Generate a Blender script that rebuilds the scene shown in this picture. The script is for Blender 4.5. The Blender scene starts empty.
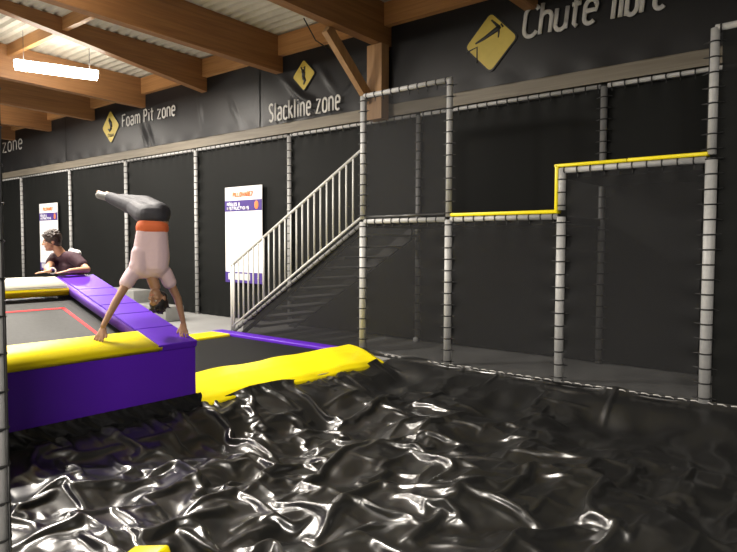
import bpy, bmesh, math, random
import numpy as np
from mathutils import Vector, Matrix
R = math.radians
scene = bpy.context.scene
COL = scene.collection
random.seed(4)

# ------------------------------------------------------------------ materials
def mat(name, col, rough=.5, spec=.5, metal=0., noise=0., nscale=8., bump=0., bscale=40., coat=0., alpha=None, stretch=None):
    m = bpy.data.materials.new(name); m.use_nodes = True
    nt = m.node_tree; N = nt.nodes; L = nt.links
    b = N['Principled BSDF']; out = N['Material Output']
    b.inputs['Base Color'].default_value = (*col, 1)
    b.inputs['Roughness'].default_value = rough
    b.inputs['Metallic'].default_value = metal
    b.inputs['Specular IOR Level'].default_value = spec
    b.inputs['Coat Weight'].default_value = coat
    b.inputs['Coat Roughness'].default_value = .22
    tc = N.new('ShaderNodeTexCoord'); mp = N.new('ShaderNodeMapping')
    L.new(tc.outputs['Object'], mp.inputs['Vector'])
    if stretch: mp.inputs['Scale'].default_value = stretch
    if noise:
        n = N.new('ShaderNodeTexNoise'); n.inputs['Scale'].default_value = nscale; n.inputs['Detail'].default_value = 4
        L.new(mp.outputs[0], n.inputs['Vector'])
        r = N.new('ShaderNodeValToRGB')
        r.color_ramp.elements[0].position = .3; r.color_ramp.elements[1].position = .7
        r.color_ramp.elements[0].color = (*[c*(1-noise) for c in col], 1)
        r.color_ramp.elements[1].color = (*[min(1, c*(1+noise)) for c in col], 1)
        L.new(n.outputs['Fac'], r.inputs['Fac']); L.new(r.outputs['Color'], b.inputs['Base Color'])
    if bump:
        n = N.new('ShaderNodeTexNoise'); n.inputs['Scale'].default_value = bscale; n.inputs['Detail'].default_value = 3
        L.new(mp.outputs[0], n.inputs['Vector'])
        bp = N.new('ShaderNodeBump'); bp.inputs['Strength'].default_value = bump; bp.inputs['Distance'].default_value = .02
        L.new(n.outputs['Fac'], bp.inputs['Height']); L.new(bp.outputs[0], b.inputs['Normal'])
    if alpha is not None:                       # woven mesh: part of the light passes between the threads
        t = N.new('ShaderNodeBsdfTransparent'); mx = N.new('ShaderNodeMixShader'); mx.inputs[0].default_value = alpha
        L.new(t.outputs[0], mx.inputs[1]); L.new(b.outputs[0], mx.inputs[2]); L.new(mx.outputs[0], out.inputs['Surface'])
    return m

def wood(name, c1, c2, rough=.55, scale=1.0, axis='y'):
    m = bpy.data.materials.new(name); m.use_nodes = True
    nt = m.node_tree; N = nt.nodes; L = nt.links; b = N['Principled BSDF']
    tc = N.new('ShaderNodeTexCoord'); mp = N.new('ShaderNodeMapping')
    mp.inputs['Scale'].default_value = {'y': (14, .8, 22), 'x': (.8, 14, 22), 'z': (14, 14, .8)}[axis]
    L.new(tc.outputs['Object'], mp.inputs['Vector'])
    n = N.new('ShaderNodeTexNoise'); n.inputs['Scale'].default_value = scale; n.inputs['Detail'].default_value = 5; n.inputs['Distortion'].default_value = .6
    L.new(mp.outputs[0], n.inputs['Vector'])
    r = N.new('ShaderNodeValToRGB'); r.color_ramp.elements[0].position = .3; r.color_ramp.elements[1].position = .72
    r.color_ramp.elements[0].color = (*c1, 1); r.color_ramp.elements[1].color = (*c2, 1)
    L.new(n.outputs['Fac'], r.inputs['Fac']); L.new(r.outputs['Color'], b.inputs['Base Color'])
    b.inputs['Roughness'].default_value = rough
    return m

def emis(name, col, s):
    m = bpy.data.materials.new(name); m.use_nodes = True
    b = m.node_tree.nodes['Principled BSDF']
    b.inputs['Base Color'].default_value = (.8, .8, .8, 1)
    b.inputs['Emission Color'].default_value = (*col, 1); b.inputs['Emission Strength'].default_value = s
    return m

M = dict(
    beam=wood('glulam_timber', (.215, .098, .036), (.32, .155, .058)),
    beamx=wood('glulam_timber_along', (.36, .17, .06), (.50, .26, .10), axis='x'),
    post=wood('pale_timber', (.30, .165, .07), (.42, .24, .11), axis='z'),
    ledger=wood('weathered_timber', (.13, .11, .08), (.20, .175, .135), axis='x', rough=.6),
    deck=mat('white_steel_deck', (.54, .51, .44), .5, noise=.12, nscale=3),
    wall=mat('black_painted_wall', (.012, .012, .012), .75, noise=.2, nscale=2),
    plaster=mat('dark_grey_cladding', (.10, .10, .10), .8, noise=.15, nscale=2),
    floor=mat('grey_rubber_floor', (.25, .25, .245), .55, noise=.10, nscale=1.5, bump=.1, bscale=60),
    banner=mat('black_banner_vinyl', (.012, .012, .0135), .45, spec=.3, bump=.15, bscale=2.0),
    letter=mat('pale_grey_print', (.50, .49, .47), .5),
    ochre=mat('yellow_print', (.55, .42, .07), .5, noise=.05),
    print_black=mat('black_print', (.012, .012, .012), .5),
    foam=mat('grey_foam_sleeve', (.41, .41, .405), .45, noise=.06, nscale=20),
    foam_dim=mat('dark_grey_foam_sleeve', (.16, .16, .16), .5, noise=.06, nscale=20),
    cord=mat('black_cord', (.010, .010, .010), .5),
    cordw=mat('pale_cord', (.45, .44, .42), .5),
    net=mat('black_mesh_net', (.030, .030, .031), .7, spec=.15, alpha=.52),
    net_stair=mat('stair_mesh_net', (.016, .016, .0165), .7, spec=.15, alpha=.84),
    net_thin=mat('thin_black_mesh_net', (.022, .022, .023), .7, spec=.15, alpha=.48),
    net_wall=mat('dense_black_mesh_net', (.0075, .008, .0075), .6, spec=.12, alpha=.97),
    purple=mat('purple_vinyl', (.085, .012, .40), .42, spec=.35, coat=.0, bump=.06, bscale=6),
    yellow=mat('yellow_vinyl', (.92, .76, .004), .36, spec=.5, coat=.1, bump=.10, bscale=7),
    pad_glare=mat('lamp_glare_vinyl', (.78, .76, .62), .35, spec=.5),  # rear pad whitened: the lamp's reflection is put into its colour
    bed=mat('black_trampoline_bed', (.010, .010, .010), .7, spec=.12, noise=.12, nscale=40),
    bedg=mat('grey_trampoline_bed', (.050, .050, .048), .65, spec=.25, noise=.08, nscale=30),
    red=mat('red_marking', (.60, .025, .03), .6, spec=.2),
    tarp=mat('black_glossy_vinyl', (.010, .010, .0098), .29, spec=1.0, coat=.5),
    skirt=mat('black_plastic_skirt', (.008, .008, .009), .25, spec=.6),
    rail=mat('grey_painted_rail', (.52, .52, .50), .4),
    tread=mat('grey_steel_tread', (.20, .20, .20), .5),
    poster=mat('white_poster_board', (.80, .80, .80), .45),
    posterp=mat('purple_poster_band', (.06, .03, .22), .45),
    postero=mat('orange_poster_print', (.85, .22, .06), .45),
    posterg=mat('pale_grey_poster_print', (.55, .55, .56), .5),
    posterw=mat('white_poster_print', (.85, .85, .9), .5),
    block=mat('grey_foam_block', (.20, .20, .19), .5, noise=.08),
    steel=mat('dark_steel', (.08, .08, .08), .35, metal=.7),
    lamp=emis('fluorescent_diffuser', (1, .93, .80), 14),
    lampb=mat('white_lamp_body', (.75, .75, .72), .4),
    skin=mat('tanned_skin', (.47, .25, .15), .5, noise=.05, nscale=15),
    skin_tan=mat('bronze_skin', (.33, .175, .10), .5, noise=.05, nscale=15),
    skin2=mat('brown_skin', (.26, .135, .08), .5, noise=.05, nscale=15),
    hair=mat('dark_brown_hair', (.030, .016, .010), .5, bump=.6, bscale=60),
    hair2=mat('black_hair', (.012, .009, .008), .5, bump=.6, bscale=60),
    maroon=mat('maroon_cotton', (.030, .005, .013), .8, bump=.2, bscale=18),
    tee=mat('pinkish_white_cotton', (.62, .46, .50), .8, bump=.2, bscale=18),
    orange=mat('orange_cotton', (.62, .13, .04), .8),
    trousers=mat('charcoal_trousers', (.024, .023, .031), .7, bump=.25, bscale=16),
    white=mat('white_plastic', (.75, .75, .75), .4),
    eye=mat('eye_white', (.7, .7, .68), .3), iris=mat('dark_iris', (.03, .02, .015), .3), lip=mat('lip', (.42, .16, .12), .5),
    denim=mat('dark_shorts', (.03, .032, .04), .8),
)

# ------------------------------------------------------------------ mesh helpers
class MB:
    def __init__(s): s.v = []; s.f = []; s.sm = []; s.mi = []
    def add(s, vs, fs, smooth=False, mi=0):
        o = len(s.v); s.v += [tuple(v) for v in vs]
        for f in fs: s.f.append(tuple(i+o for i in f)); s.sm.append(smooth); s.mi.append(mi)
        return s
    def box(s, a, b, mi=0, bev=0):
        (x0, y0, z0), (x1, y1, z1) = a, b
        if not bev:
            v = [(x, y, z) for z in (z0, z1) for y in (y0, y1) for x in (x0, x1)]
            return s.add(v, [(0, 2, 3, 1), (4, 5, 7, 6), (0, 1, 5, 4), (2, 6, 7, 3), (0, 4, 6, 2), (1, 3, 7, 5)], False, mi)
        bm = bmesh.new(); bmesh.ops.create_cube(bm, size=1)
        for v in bm.verts: v.co = Vector(((x0+x1)/2+v.co.x*(x1-x0), (y0+y1)/2+v.co.y*(y1-y0), (z0+z1)/2+v.co.z*(z1-z0)))
        bmesh.ops.bevel(bm, geom=bm.edges[:], offset=bev, segments=3, affect='EDGES', profile=.5)
        s.bm(bm, True, mi); return s
    def bm(s, bm, smooth=False, mi=0):
        bm.verts.index_update()
        s.add([v.co for v in bm.verts], [[v.index for v in f.verts] for f in bm.faces], smooth, mi); bm.free(); return s
    def tube(s, pts, r, n=10, closed=False, mi=0, caps=True, flat=None):
        pts = [Vector(p) for p in pts]; k = len(pts); rs = r if isinstance(r, (list, tuple)) else [r]*k
        rings = []
        prev = None
        for i, p in enumerate(pts):
            a = pts[(i-1) % k] if (i > 0 or closed) else p; b = pts[(i+1) % k] if (i < k-1 or closed) else p
            d = (b-a).normalized() if (b-a).length > 1e-9 else Vector((0, 0, 1))
            if prev is None:
                u = Vector((0, 0, 1)) if abs(d.z) < .9 else Vector((1, 0, 0))
                u = (u-d*u.dot(d)).normalized()
            else:
                u = prev-d*prev.dot(d); u = u.normalized() if u.length > 1e-6 else Vector((1, 0, 0))
            prev = u; w = d.cross(u)
            ring = []
            for j in range(n):
                t = 2*math.pi*j/n
                q = (u*math.cos(t)+w*math.sin(t))*rs[i]
                if flat: q = Vector((q.x*flat[0], q.y*flat[1], q.z*flat[2]))
                ring.append(p+q)
            rings.append(ring)
        v = [q for ring in rings for q in ring]; f = []
        for i in range(k if closed else k-1):
            for j in range(n):
                a = i*n+j; b = i*n+(j+1) % n; c = ((i+1) % k)*n+(j+1) % n; d = ((i+1) % k)*n+j
                f.append((a, b, c, d))
        if not closed and caps: f += [tuple(range(n-1, -1, -1)), tuple((k-1)*n+j for j in range(n))]
        return s.add(v, f, True, mi)
    def ring(s, c, axis, R_, r, n=14, m=5, mi=0):
        c = Vector(c); a = Vector(axis).normalized(); u = a.orthogonal().normalized(); w = a.cross(u)
        return s.tube([c+(u*math.cos(2*math.pi*i/n)+w*math.sin(2*math.pi*i/n))*R_ for i in range(n)], r, m, True, mi)
    def sphere(s, c, r, n=12, mi=0, sc=(1, 1, 1), rot=None):
        bm = bmesh.new(); bmesh.ops.create_uvsphere(bm, u_segments=n, v_segments=max(6, n*2//3), radius=1)
        for v in bm.verts:
            q = Vector((v.co.x*r*sc[0], v.co.y*r*sc[1], v.co.z*r*sc[2]))
            if rot: q = rot @ q
            v.co = Vector(c)+q
        return s.bm(bm, True, mi)
    def cap(s, a, b, ra, rb, n=14, mi=0):            # tapered capsule
        a, b = Vector(a), Vector(b); d = b-a; L = d.length; d.normalize()
        pts = []; rs = []
        for t in (-.97, -.8, -.5, -.2): pts.append(a+d*ra*t); rs.append(ra*math.sqrt(1-t*t))
        for t in (0, .33, .66, 1): pts.append(a+d*L*t); rs.append(ra+(rb-ra)*t)
        for t in (.2, .5, .8, .97): pts.append(b+d*rb*t); rs.append(rb*math.sqrt(1-t*t))
        return s.tube(pts, rs, n, mi=mi)
    def grid(s, fn, nu, nv, mi=0, smooth=True):
        v = [fn(i/nu, j/nv) for j in range(nv+1) for i in range(nu+1)]
        f = [(j*(nu+1)+i, j*(nu+1)+i+1, (j+1)*(nu+1)+i+1, (j+1)*(nu+1)+i) for j in range(nv) for i in range(nu)]
        return s.add(v, f, smooth, mi)
    def prism(s, poly, d, mi=0):                     # poly: 3-D points, d: extrusion vector
        n = len(poly); d = Vector(d); v = [Vector(p) for p in poly]+[Vector(p)+d for p in poly]
        f = [tuple(range(n)), tuple(range(2*n-1, n-1, -1))]+[(i, i+n, (i+1) % n+n, (i+1) % n) for i in range(n)]
        return s.add(v, f, False, mi)
    def build(s, name, ms, parent=None, fixn=True):
        me = bpy.data.meshes.new(name); me.from_pydata(s.v, [], s.f)
        for m in (ms if isinstance(ms, (list, tuple)) else [ms]): me.materials.append(m)
        me.polygons.foreach_set('use_smooth', s.sm); me.polygons.foreach_set('material_index', s.mi)
        me.update()
        if fixn:
            bm = bmesh.new(); bm.from_mesh(me); bmesh.ops.recalc_face_normals(bm, faces=bm.faces[:]); bm.to_mesh(me); bm.free()
        o = bpy.data.objects.new(name, me); COL.objects.link(o)
        if parent: o.parent = parent
        return o

def tag(o, label=None, cat=None, group=None, kind=None):
    if label: o['label'] = label
    if cat: o['category'] = cat
    if group: o['group'] = group
    if kind: o['kind'] = kind
    return o
def empty(name, loc=(0, 0, 0), rz=0, **k):
    o = bpy.data.objects.new(name, None); COL.objects.link(o); o.location = loc; o.rotation_euler = (0, 0, rz)
    o.empty_display_size = .2
    return tag(o, **k)
def struct(name, mb, m): return tag(mb.build(name, m), kind='structure')

def remesh(o, voxel, smooth=4):                      # fuse overlapping forms into one continuous skin
    md = o.modifiers.new('r', 'REMESH'); md.mode = 'VOXEL'; md.voxel_size = voxel; md.use_smooth_shade = True
    sm = o.modifiers.new('s', 'SMOOTH'); sm.iterations = smooth; sm.factor = .5
    bpy.context.view_layer.update()
    dg = bpy.context.evaluated_depsgraph_get()
    me = bpy.data.meshes.new_from_object(o.evaluated_get(dg)); old = o.data
    o.modifiers.clear(); o.data = me; bpy.data.meshes.remove(old)
    if not me.materials: pass
    return o

# numpy value/gradient noise
def perlin(x, y, seed):
    rng = np.random.RandomState(seed); P = rng.permutation(256); ang = rng.rand(256)*2*np.pi
    xi = np.floor(x).astype(int); yi = np.floor(y).astype(int); xf = x-xi; yf = y-yi
    u = xf**3*(xf*(xf*6-15)+10); v = yf**3*(yf*(yf*6-15)+10)
    def g(ix, iy, dx, dy):
        a = ang[P[(P[ix & 255]+iy) & 255]]; return np.cos(a)*dx+np.sin(a)*dy
    n00 = g(xi, yi, xf, yf); n10 = g(xi+1, yi, xf-1, yf); n01 = g(xi, yi+1, xf, yf-1); n11 = g(xi+1, yi+1, xf-1, yf-1)
    return (n00*(1-u)+n10*u)*(1-v)+(n01*(1-u)+n11*u)*v

# ------------------------------------------------------------------ key dimensions
WY = 8.72; FY = 7.25; PX = [-6.16, -4.64, -3.055, -1.465]; RX = .075
# ------------------------------------------------------------------ setting
m = MB(); m.box((-30, -6, -.25), (-5.5, 9.0, 0)); m.box((-5.5, 7.28, -.25), (5, 9.0, 0)); m.box((-5.5, -6, -.25), (5, .9, 0))
m.box((3.2, .9, -.25), (5, 7.28, 0)); struct('floor', m, M['floor'])
m = MB(); m.box((-5.6, .8, -1.6), (3.3, 7.4, -1.5)); m.box((-5.6, .8, -1.5), (-5.5, 7.4, -.25)); m.box((3.2, .8, -1.5), (3.3, 7.4, -.25))
m.box((-5.5, .8, -1.5), (3.2, .9, -.25)); m.box((-5.5, 7.28, -1.5), (3.2, 7.4, -.25)); struct('wall_pit', m, M['wall'])
struct('wall_back', MB().box((-30, 8.86, 0), (5, 9.1, 5.8)), M['wall'])
struct('wall_left', MB().box((-30.2, -6, 0), (-30, 9.1, 6.2)), M['plaster'])
struct('wall_right', MB().box((5, -6, 0), (5.2, 9.1, 6.2)), M['plaster'])
struct('wall_front', MB().box((-30, -6.2, 0), (5, -6, 6.6)), M['plaster'])
# corrugated deck: ribs run along x, it drops gently towards the back wall
def roofz(y): return 5.74+(8.9-y)*.025
m = MB(); prof = [(0, 0), (.055, 0), (.085, .045), (.15, .045), (.18, 0)]
pts = []; y = -6.0
while y < 9.0:
    for dy, dz in prof[:-1]: pts.append((y+dy, roofz(y+dy)+dz))
    y += .2
vs = []; fs = []
for i, (yy, zz) in enumerate(pts):
    vs += [(-30, yy, zz), (5, yy, zz)]
    if i: fs.append((2*i-2, 2*i-1, 2*i+1, 2*i))
m.add(vs, fs); m.box((-30, -6, 6.3), (5, 9.0, 6.4)); struct('ceiling', m, M['deck'])
struct('trim_1', MB().box((-30, 8.66, 3.85), (5, 8.86, 4.07)), M['ledger'])
# ------------------------------------------------------------------ roof timbers
def beam(x, label, zb_near, w=.19):
    m = MB(); y1 = 8.84; y0 = -5.9
    prof = [(y1, 5.04), (y1, roofz(y1)-.003), (y0, roofz(y0)-.003), (y0, zb_near(y0))]
    if zb_near(4.0) > 5.4: prof = [(y1, 5.02), (y1, roofz(y1)-.003), (y0, roofz(y0)-.003), (y0, 5.72), (4.2, 5.70)]
    m.prism([(x-w/2, a, b) for a, b in prof], (w, 0, 0))
    root = m.build('ceiling_beam', M['beam']); tag(root, label, 'beam', 'big timber beams under the roof')
    return root
reg = lambda y: 5.04+(8.84-y)*.025
BX = [-1.5, -4.15, -6.88, -9.55, -12.05, -14.6, -17.2, -19.9, -22.6, -25.3]
BL = ['brown timber roof beam farthest right, beyond the top edge of the photo',
      'brown timber beam end with slanting brace above the falling figure diamond sign',
      'brown timber beam meeting the pale column above the netted tower',
      'brown timber beam ending beside the slackline diamond sign',
      'tapered brown timber beam with lit underside, just right of the lit tube lamp',
      'brown timber beam directly left of the lit tube lamp',
      'second brown timber beam to the left of the lit tube lamp',
      'third brown timber beam to the left of the lit tube lamp',
      'fourth brown timber beam to the left of the lit tube lamp',
      'most distant brown timber beam at the far left end of the hall']
for i, x in enumerate(BX):
    if i == 0: continue
    beam(x, BL[i], (lambda y: 5.7) if i == 4 else reg)
xs = sorted(BX[1:]); pj = 0
names = {0: 'left of the fourth beam', }
for i in range(len(xs)-1):
    a, b = xs[i]+.097, xs[i+1]-.097; k = len(xs)-1-i
    where = {1: 'between the column beam and the falling figure sign beam', 2: 'above the slackline banner', 3: 'left of the slackline beam',
             4: 'beside the tapered beam on its lamp side', 5: 'in the first bay left of the lit lamp', 6: 'in the second bay left of the lit lamp',
             7: 'in the third bay left of the lit lamp', 8: 'in the farthest bay of the hall'}[k]
    tag(MB().box((a, 8.52, 5.36), (b, 8.66, roofz(8.66)-.003)).build('wall_plate', M['beamx']), 'orange wall plate ' + where, 'timber')
    for yy in ((5.45, 2.2) if k > 1 else (5.45,)):
        tag(MB().box((a, yy, roofz(yy)-.24), (b, yy+.1, roofz(yy+.1)-.003)).build('purlin', M['beamx']),
            ('orange purlin nearest the back wall, ' if yy > 4 else 'orange purlin farther from the back wall, ') + where, 'timber')
# column and brace
tag(MB().box((-7.06, 8.40, 3.78), (-6.74, 8.60, 5.04)).build('timber_column', M['post']), 'pale orange timber column under the beam behind the netted tower', 'column')
def brace(x, label):
    a = Vector((x, 7.36, 5.06)); b = Vector((x, 8.42, 4.12)); n = Vector((0, .94, 1.06)).normalized()*.09; w = .11
    m = MB(); m.prism([(x-w/2, *(a+n)[1:]), (x-w/2, *(a-n)[1:]), (x-w/2, *(b-n)[1:]), (x-w/2, *(b+n)[1:])], (w, 0, 0))
    tag(m.build('timber_brace', M['post']), label, 'brace')
brace(-7.02, 'slanting pale timber brace between beam and column beside the slackline banner')
tag(MB().tube([(-8.2, 8.0, 5.66), (-8.1, 8.2, 5.3), (-8.05, 8.5, 5.2)], .012, 6).build('electric_cable', M['cord']), 'thin black cable hanging by the slackline banner', 'cable')

# ------------------------------------------------------------------ lettering
def arc(cx, cy, rx, ry, a0, a1, n=10): return [(cx+rx*math.cos(R(a0+(a1-a0)*i/n)), cy+ry*math.sin(R(a0+(a1-a0)*i/n))) for i in range(n+1)]
G = {
 'F': (.42, [[(.02, 0), (.02, 1), (.40, 1)], [(.02, .52), (.34, .52)]]),
 'P': (.42, [[(.02, 0), (.02, 1), (.2, 1)]+arc(.2, .75, .18, .25, 90, -90)+[(.02, .5)]]),
 'S': (.42, [arc(.2, .77, .18, .23, 30, 180)+arc(.2, .25, .19, .25, 90, -150)[0:]]),
 'C': (.46, [arc(.25, .74, .23, .26, 25, 180)+arc(.25, .26, .23, .26, 180, 335)]),
 'o': (.40, [arc(.2, .52, .18, .22, 0, 180)+arc(.2, .22, .18, .22, 180, 360)+[(.38, .52)]]),
 'a': (.42, [arc(.2, .56, .17, .18, 150, 0)+[(.37, 0)], [(.37, .40), (.2, .40)]+arc(.18, .2, .16, .2, 90, 270)+[(.37, .08)]]),
 'm': (.66, [[(.02, 0), (.02, .74)], [(.02, .55)]+arc(.17, .55, .15, .19, 180, 0)+[(.32, 0)], [(.32, .55)]+arc(.47, .55, .15, .19, 180, 0)+[(.62, 0)]]),
 'n': (.40, [[(.02, 0), (.02, .74)], [(.02, .54)]+arc(.19, .54, .17, .20, 180, 0)+[(.36, 0)]]),
 'h': (.40, [[(.02, 0), (.02, 1.02)], [(.02, .5)]+arc(.19, .5, .17, .20, 180, 0)+[(.36, 0)]]),
 'u': (.40, [[(.02, .72), (.02, .2)]+arc(.19, .2, .17, .20, 180, 360)+[(.36, .72)], [(.36, .3), (.36, 0)]]),
 'i': (.14, [[(.06, 0), (.06, .70)], [(.06, .92), (.06, .96)]]),
 'l': (.14, [[(.05, 1.02), (.05, .0)]]),
 't': (.30, [[(.12, 1.0), (.12, .1), (.22, 0)], [(0, .72), (.28, .72)]]),
 'z': (.42, [[(.02, .74), (.38, .74), (.02, 0), (.40, 0)]]),
 'e': (.40, [[(.03, .40), (.37, .40), (.37, .54)]+arc(.2, .54, .17, .20, 0, 180)+arc(.2, .2, .17, .20, 180, 320)]),
 'c': (.36, [arc(.2, .54, .18, .20, 30, 180)+arc(.2, .2, .18, .20, 180, 330)]),
 'k': (.38, [[(.02, 0), (.02, 1.02)], [(.34, .70), (.04, .34)], [(.14, .44), (.36, 0)]]),
 'b': (.40, [[(.02, 1.02), (.02, 0)], [(.02, .54)]+arc(.19, .52, .17, .22, 170, 0)+arc(.19, .22, .17, .22, 0, -170)]),
 'r': (.30, [[(.02, 0), (.02, .74)], [(.02, .54)]+arc(.19, .54, .17, .20, 180, 40)]),
 'L': (.36, [[(.02, 1), (.02, 0), (.34, 0)]]), 'A': (.44, [[(0, 0), (.21, 1), (.42, 0)], [(.08, .35), (.34, .35)]]),
 'E': (.38, [[(.36, 1), (.02, 1), (.02, 0), (.36, 0)], [(.02, .52), (.30, .52)]]), 'G': (.46, [arc(.24, .5, .22, .5, 50, 320, 14)+[(.42, .45), (.26, .45)]]),
 'R': (.42, [[(.02, 0), (.02, 1), (.2, 1)]+arc(.2, .75, .18, .25, 90, -90)+[(.02, .5)], [(.2, .5), (.4, 0)]]),
 'I': (.12, [[(.04, 0), (.04, 1)]]), 'N': (.44, [[(.02, 0), (.02, 1), (.40, 0), (.40, 1)]]), 'T': (.42, [[(0, 1), (.40, 1)], [(.2, 1), (.2, 0)]]),
 'U': (.42, [[(.02, 1), (.02, .22)]+arc(.2, .22, .18, .22, 180, 360)+[(.38, 1)]]), 'O': (.44, [arc(.21, .5, .19, .5, 0, 360, 16)]),
 'Z': (.42, [[(.02, 1), (.40, 1), (.02, 0), (.40, 0)]]), 'W': (.6, [[(0, 1), (.14, 0), (.29, .8), (.44, 0), (.58, 1)]]),
 '&': (.44, [[(.42, 0), (.08, .72)]+arc(.2, .8, .13, .19, 190, -20)+[(.04, .32)]+arc(.18, .2, .16, .2, 160, 350)]),
 'È': (.38, [[(.36, 1), (.02, 1), (.02, 0), (.36, 0)], [(.02, .52), (.30, .52)], [(.10, 1.3), (.24, 1.14)]]),
}
def text(s, x0, x1, zb, h, yf, r, depth=.25, slant=.0, dz=0, gap=.16):
    q = yf/8.72; x0 *= q; x1 *= q; zb = 1.65+(zb-1.65)*q
    w = 0; runs = []
    for c in s:
        if c == ' ': w += .34; continue
        gw, st = G[c]; runs.append((w, st)); w += gw+gap
    w -= gap; k = (x1-x0)/w; m = MB()
    for off, st in runs:
        for pl in st:
            P = []
            for a, b in pl: X = x0+(off+a+slant*b)*k; P.append((X, yf, zb+b*h+dz*(X-x0)/(x1-x0)))
            m.tube(P, r, 8, flat=(1, depth, 1))
    return m
def diamond(cx, cz, hw, hh, yf, t, rnd=.12):
    P = []; C = [(0, hh), (-hw, 0), (0, -hh), (hw, 0)]
    for i in range(4):
        c = Vector(C[i]); p = Vector(C[i-1]); n = Vector(C[(i+1) % 4])
        for q in (0, .25, .5, .75, 1):
            a = c+(p-c)*rnd; b = c+(n-c)*rnd; s_ = (a*(1-q)**2+c*2*q*(1-q)+b*q*q); P.append((cx+s_.x, yf, cz+s_.y))
    return MB().prism(P, (0, t, 0))
def banner(x0, x1, label, zt=5.38, wr=()):
    def fn(u, v):
        x = x0+(x1-x0)*u; z = 4.05+(zt-4.05)*v
        y = 8.645+.008*math.sin(x*3.1+z)*math.sin(v*math.pi)
        for (wx, wz, a, ang, L) in wr:
            dx, dz = x-wx, z-wz; s_ = dx*math.cos(ang)+dz*math.sin(ang); t_ = -dx*math.sin(ang)+dz*math.cos(ang)
            y -= a*math.exp(-(t_/.05)**2-(s_/L)**2)
        y += .012*math.cos(x*9)*max(0, .15-v)/.15
        return (x, y, z)
    o = MB().grid(fn, max(10, int((x1-x0)/.05)), 26).build('wall_banner', M['banner'])
    return tag(o, label, 'banner')
YT = 8.618
def emblem(par, cx, cz, hw, hh, pic):
    q = YT/8.72; cx *= q; cz = 1.65+(cz-1.65)*q
    e = diamond(cx, cz, hw, hh, YT, .012).build('diamond_sign', M['ochre'], par)
    b = diamond(cx, cz, hw*1.07, hh*1.07, YT+.006, .012).build('sign_border', M['print_black'], e)
    m = MB()
    for P, r in pic: m.tube([(cx+a*hw, YT-.002, cz+b*hh) for a, b in P], r if not isinstance(r, list) else r, 8, flat=(1, .3, 1))
    m.build('pictogram', M['print_black'], e)
    return e
b1 = banner(-29.9, -18.9, 'black wall banner at far left reading l zone, beside the foreground post')
text('l zone', -24.3, -22.16, 4.76, .42, YT, .026).build('lettering', M['letter'], b1)
b2 = banner(-18.86, -10.16, 'black wall banner reading Foam pit zone with yellow diamond sign', wr=[(-14.6, 4.4, .05, 2.0, .25), (-14.3, 4.35, .05, 2.05, .22), (-14.45, 4.3, -.04, 2.0, .3), (-12.2, 4.6, .03, 1.8, .3), (-11, 4.5, .03, 2.1, .3)])
text('Foam Pit zone', -15.78, -13.33, 4.72, .30, YT, .023).build('lettering', M['letter'], b2)
emblem(b2, -16.40, 4.79, .44, .43, [([(-.15, .45), (.05, .2), (.12, -.05)], [.05, .07, .05]), ([(.12, -.05), (-.1, -.22), (-.3, -.1)], [.05, .04, .02]), ([(-.1, .52), (-.1, .54)], .045),
    ([(-.3, -.42), (-.3, -.62)], .015), ([(-.3, -.42), (-.2, -.42)], .015), ([(-.12, -.44), (-.12, -.6), (-.02, -.6), (-.02, -.44), (-.12, -.44)], .015), ([(.06, -.62), (.1, -.44), (.16, -.62)], .015), ([(.22, -.62), (.22, -.44), (.28, -.55), (.33, -.44), (.33, -.62)], .015)])
b3 = banner(-10.12, -6.93, 'wrinkled black wall banner reading Slackline zone with yellow diamond sign', wr=[(-9.0, 4.55, .06, -.7, .5), (-8.6, 4.35, .05, -.5, .4), (-9.25, 4.3, .05, 1.2, .25), (-8.2, 4.7, .04, -.9, .3), (-7.6, 4.5, .03, .6, .3)])
text('Slackline zone', -9.95, -7.98, 4.15, .34, YT-.05, .023, dz=-.0).build('lettering', M['letter'], b3)
emblem(b3, -8.94, 4.93, .30, .29, [([(-.25, .55), (-.1, .3)], [.015, .02]), ([(-.12, .35), (.0, .15), (-.02, -.15)], [.03, .05, .045]), ([(.1, .55), (.08, .25)], [.02, .02]), ([(-.02, -.15), (.12, -.38), (0, -.62)], [.045, .035, .02]), ([(-.02, .48), (-.02, .5)], .03)])
b4 = banner(-6.72, 4.9, 'black wall banner reading Chute libre with falling figure diamond sign')
text('Chute', -4.32, -3.24, 4.70, .42, YT, .032, gap=.10, slant=.10).build('lettering', M['letter'], b4)
text('libre', -3.03, -2.34, 4.69, .42, YT, .032, gap=.10, slant=.10).build('lettering', M['letter'], b4)
emblem(b4, -4.855, 4.745, .435, .435, [([(.03, .75), (.16, .62), (.29, .48)], [.013, .018, .024]), ([(.29, .46), (.32, .30), (.30, .10)], [.020, .016, .010]), ([(.42, .47), (.46, .50)], [.036, .034]),
    ([(.38, .46), (.25, .40), (.02, .30), (-.25, .18), (-.60, .06)], [.026, .042, .034, .026, .014]), ([(-.97, -.18), (-.53, -.07), (-.53, -.62)], .014)])
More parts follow.
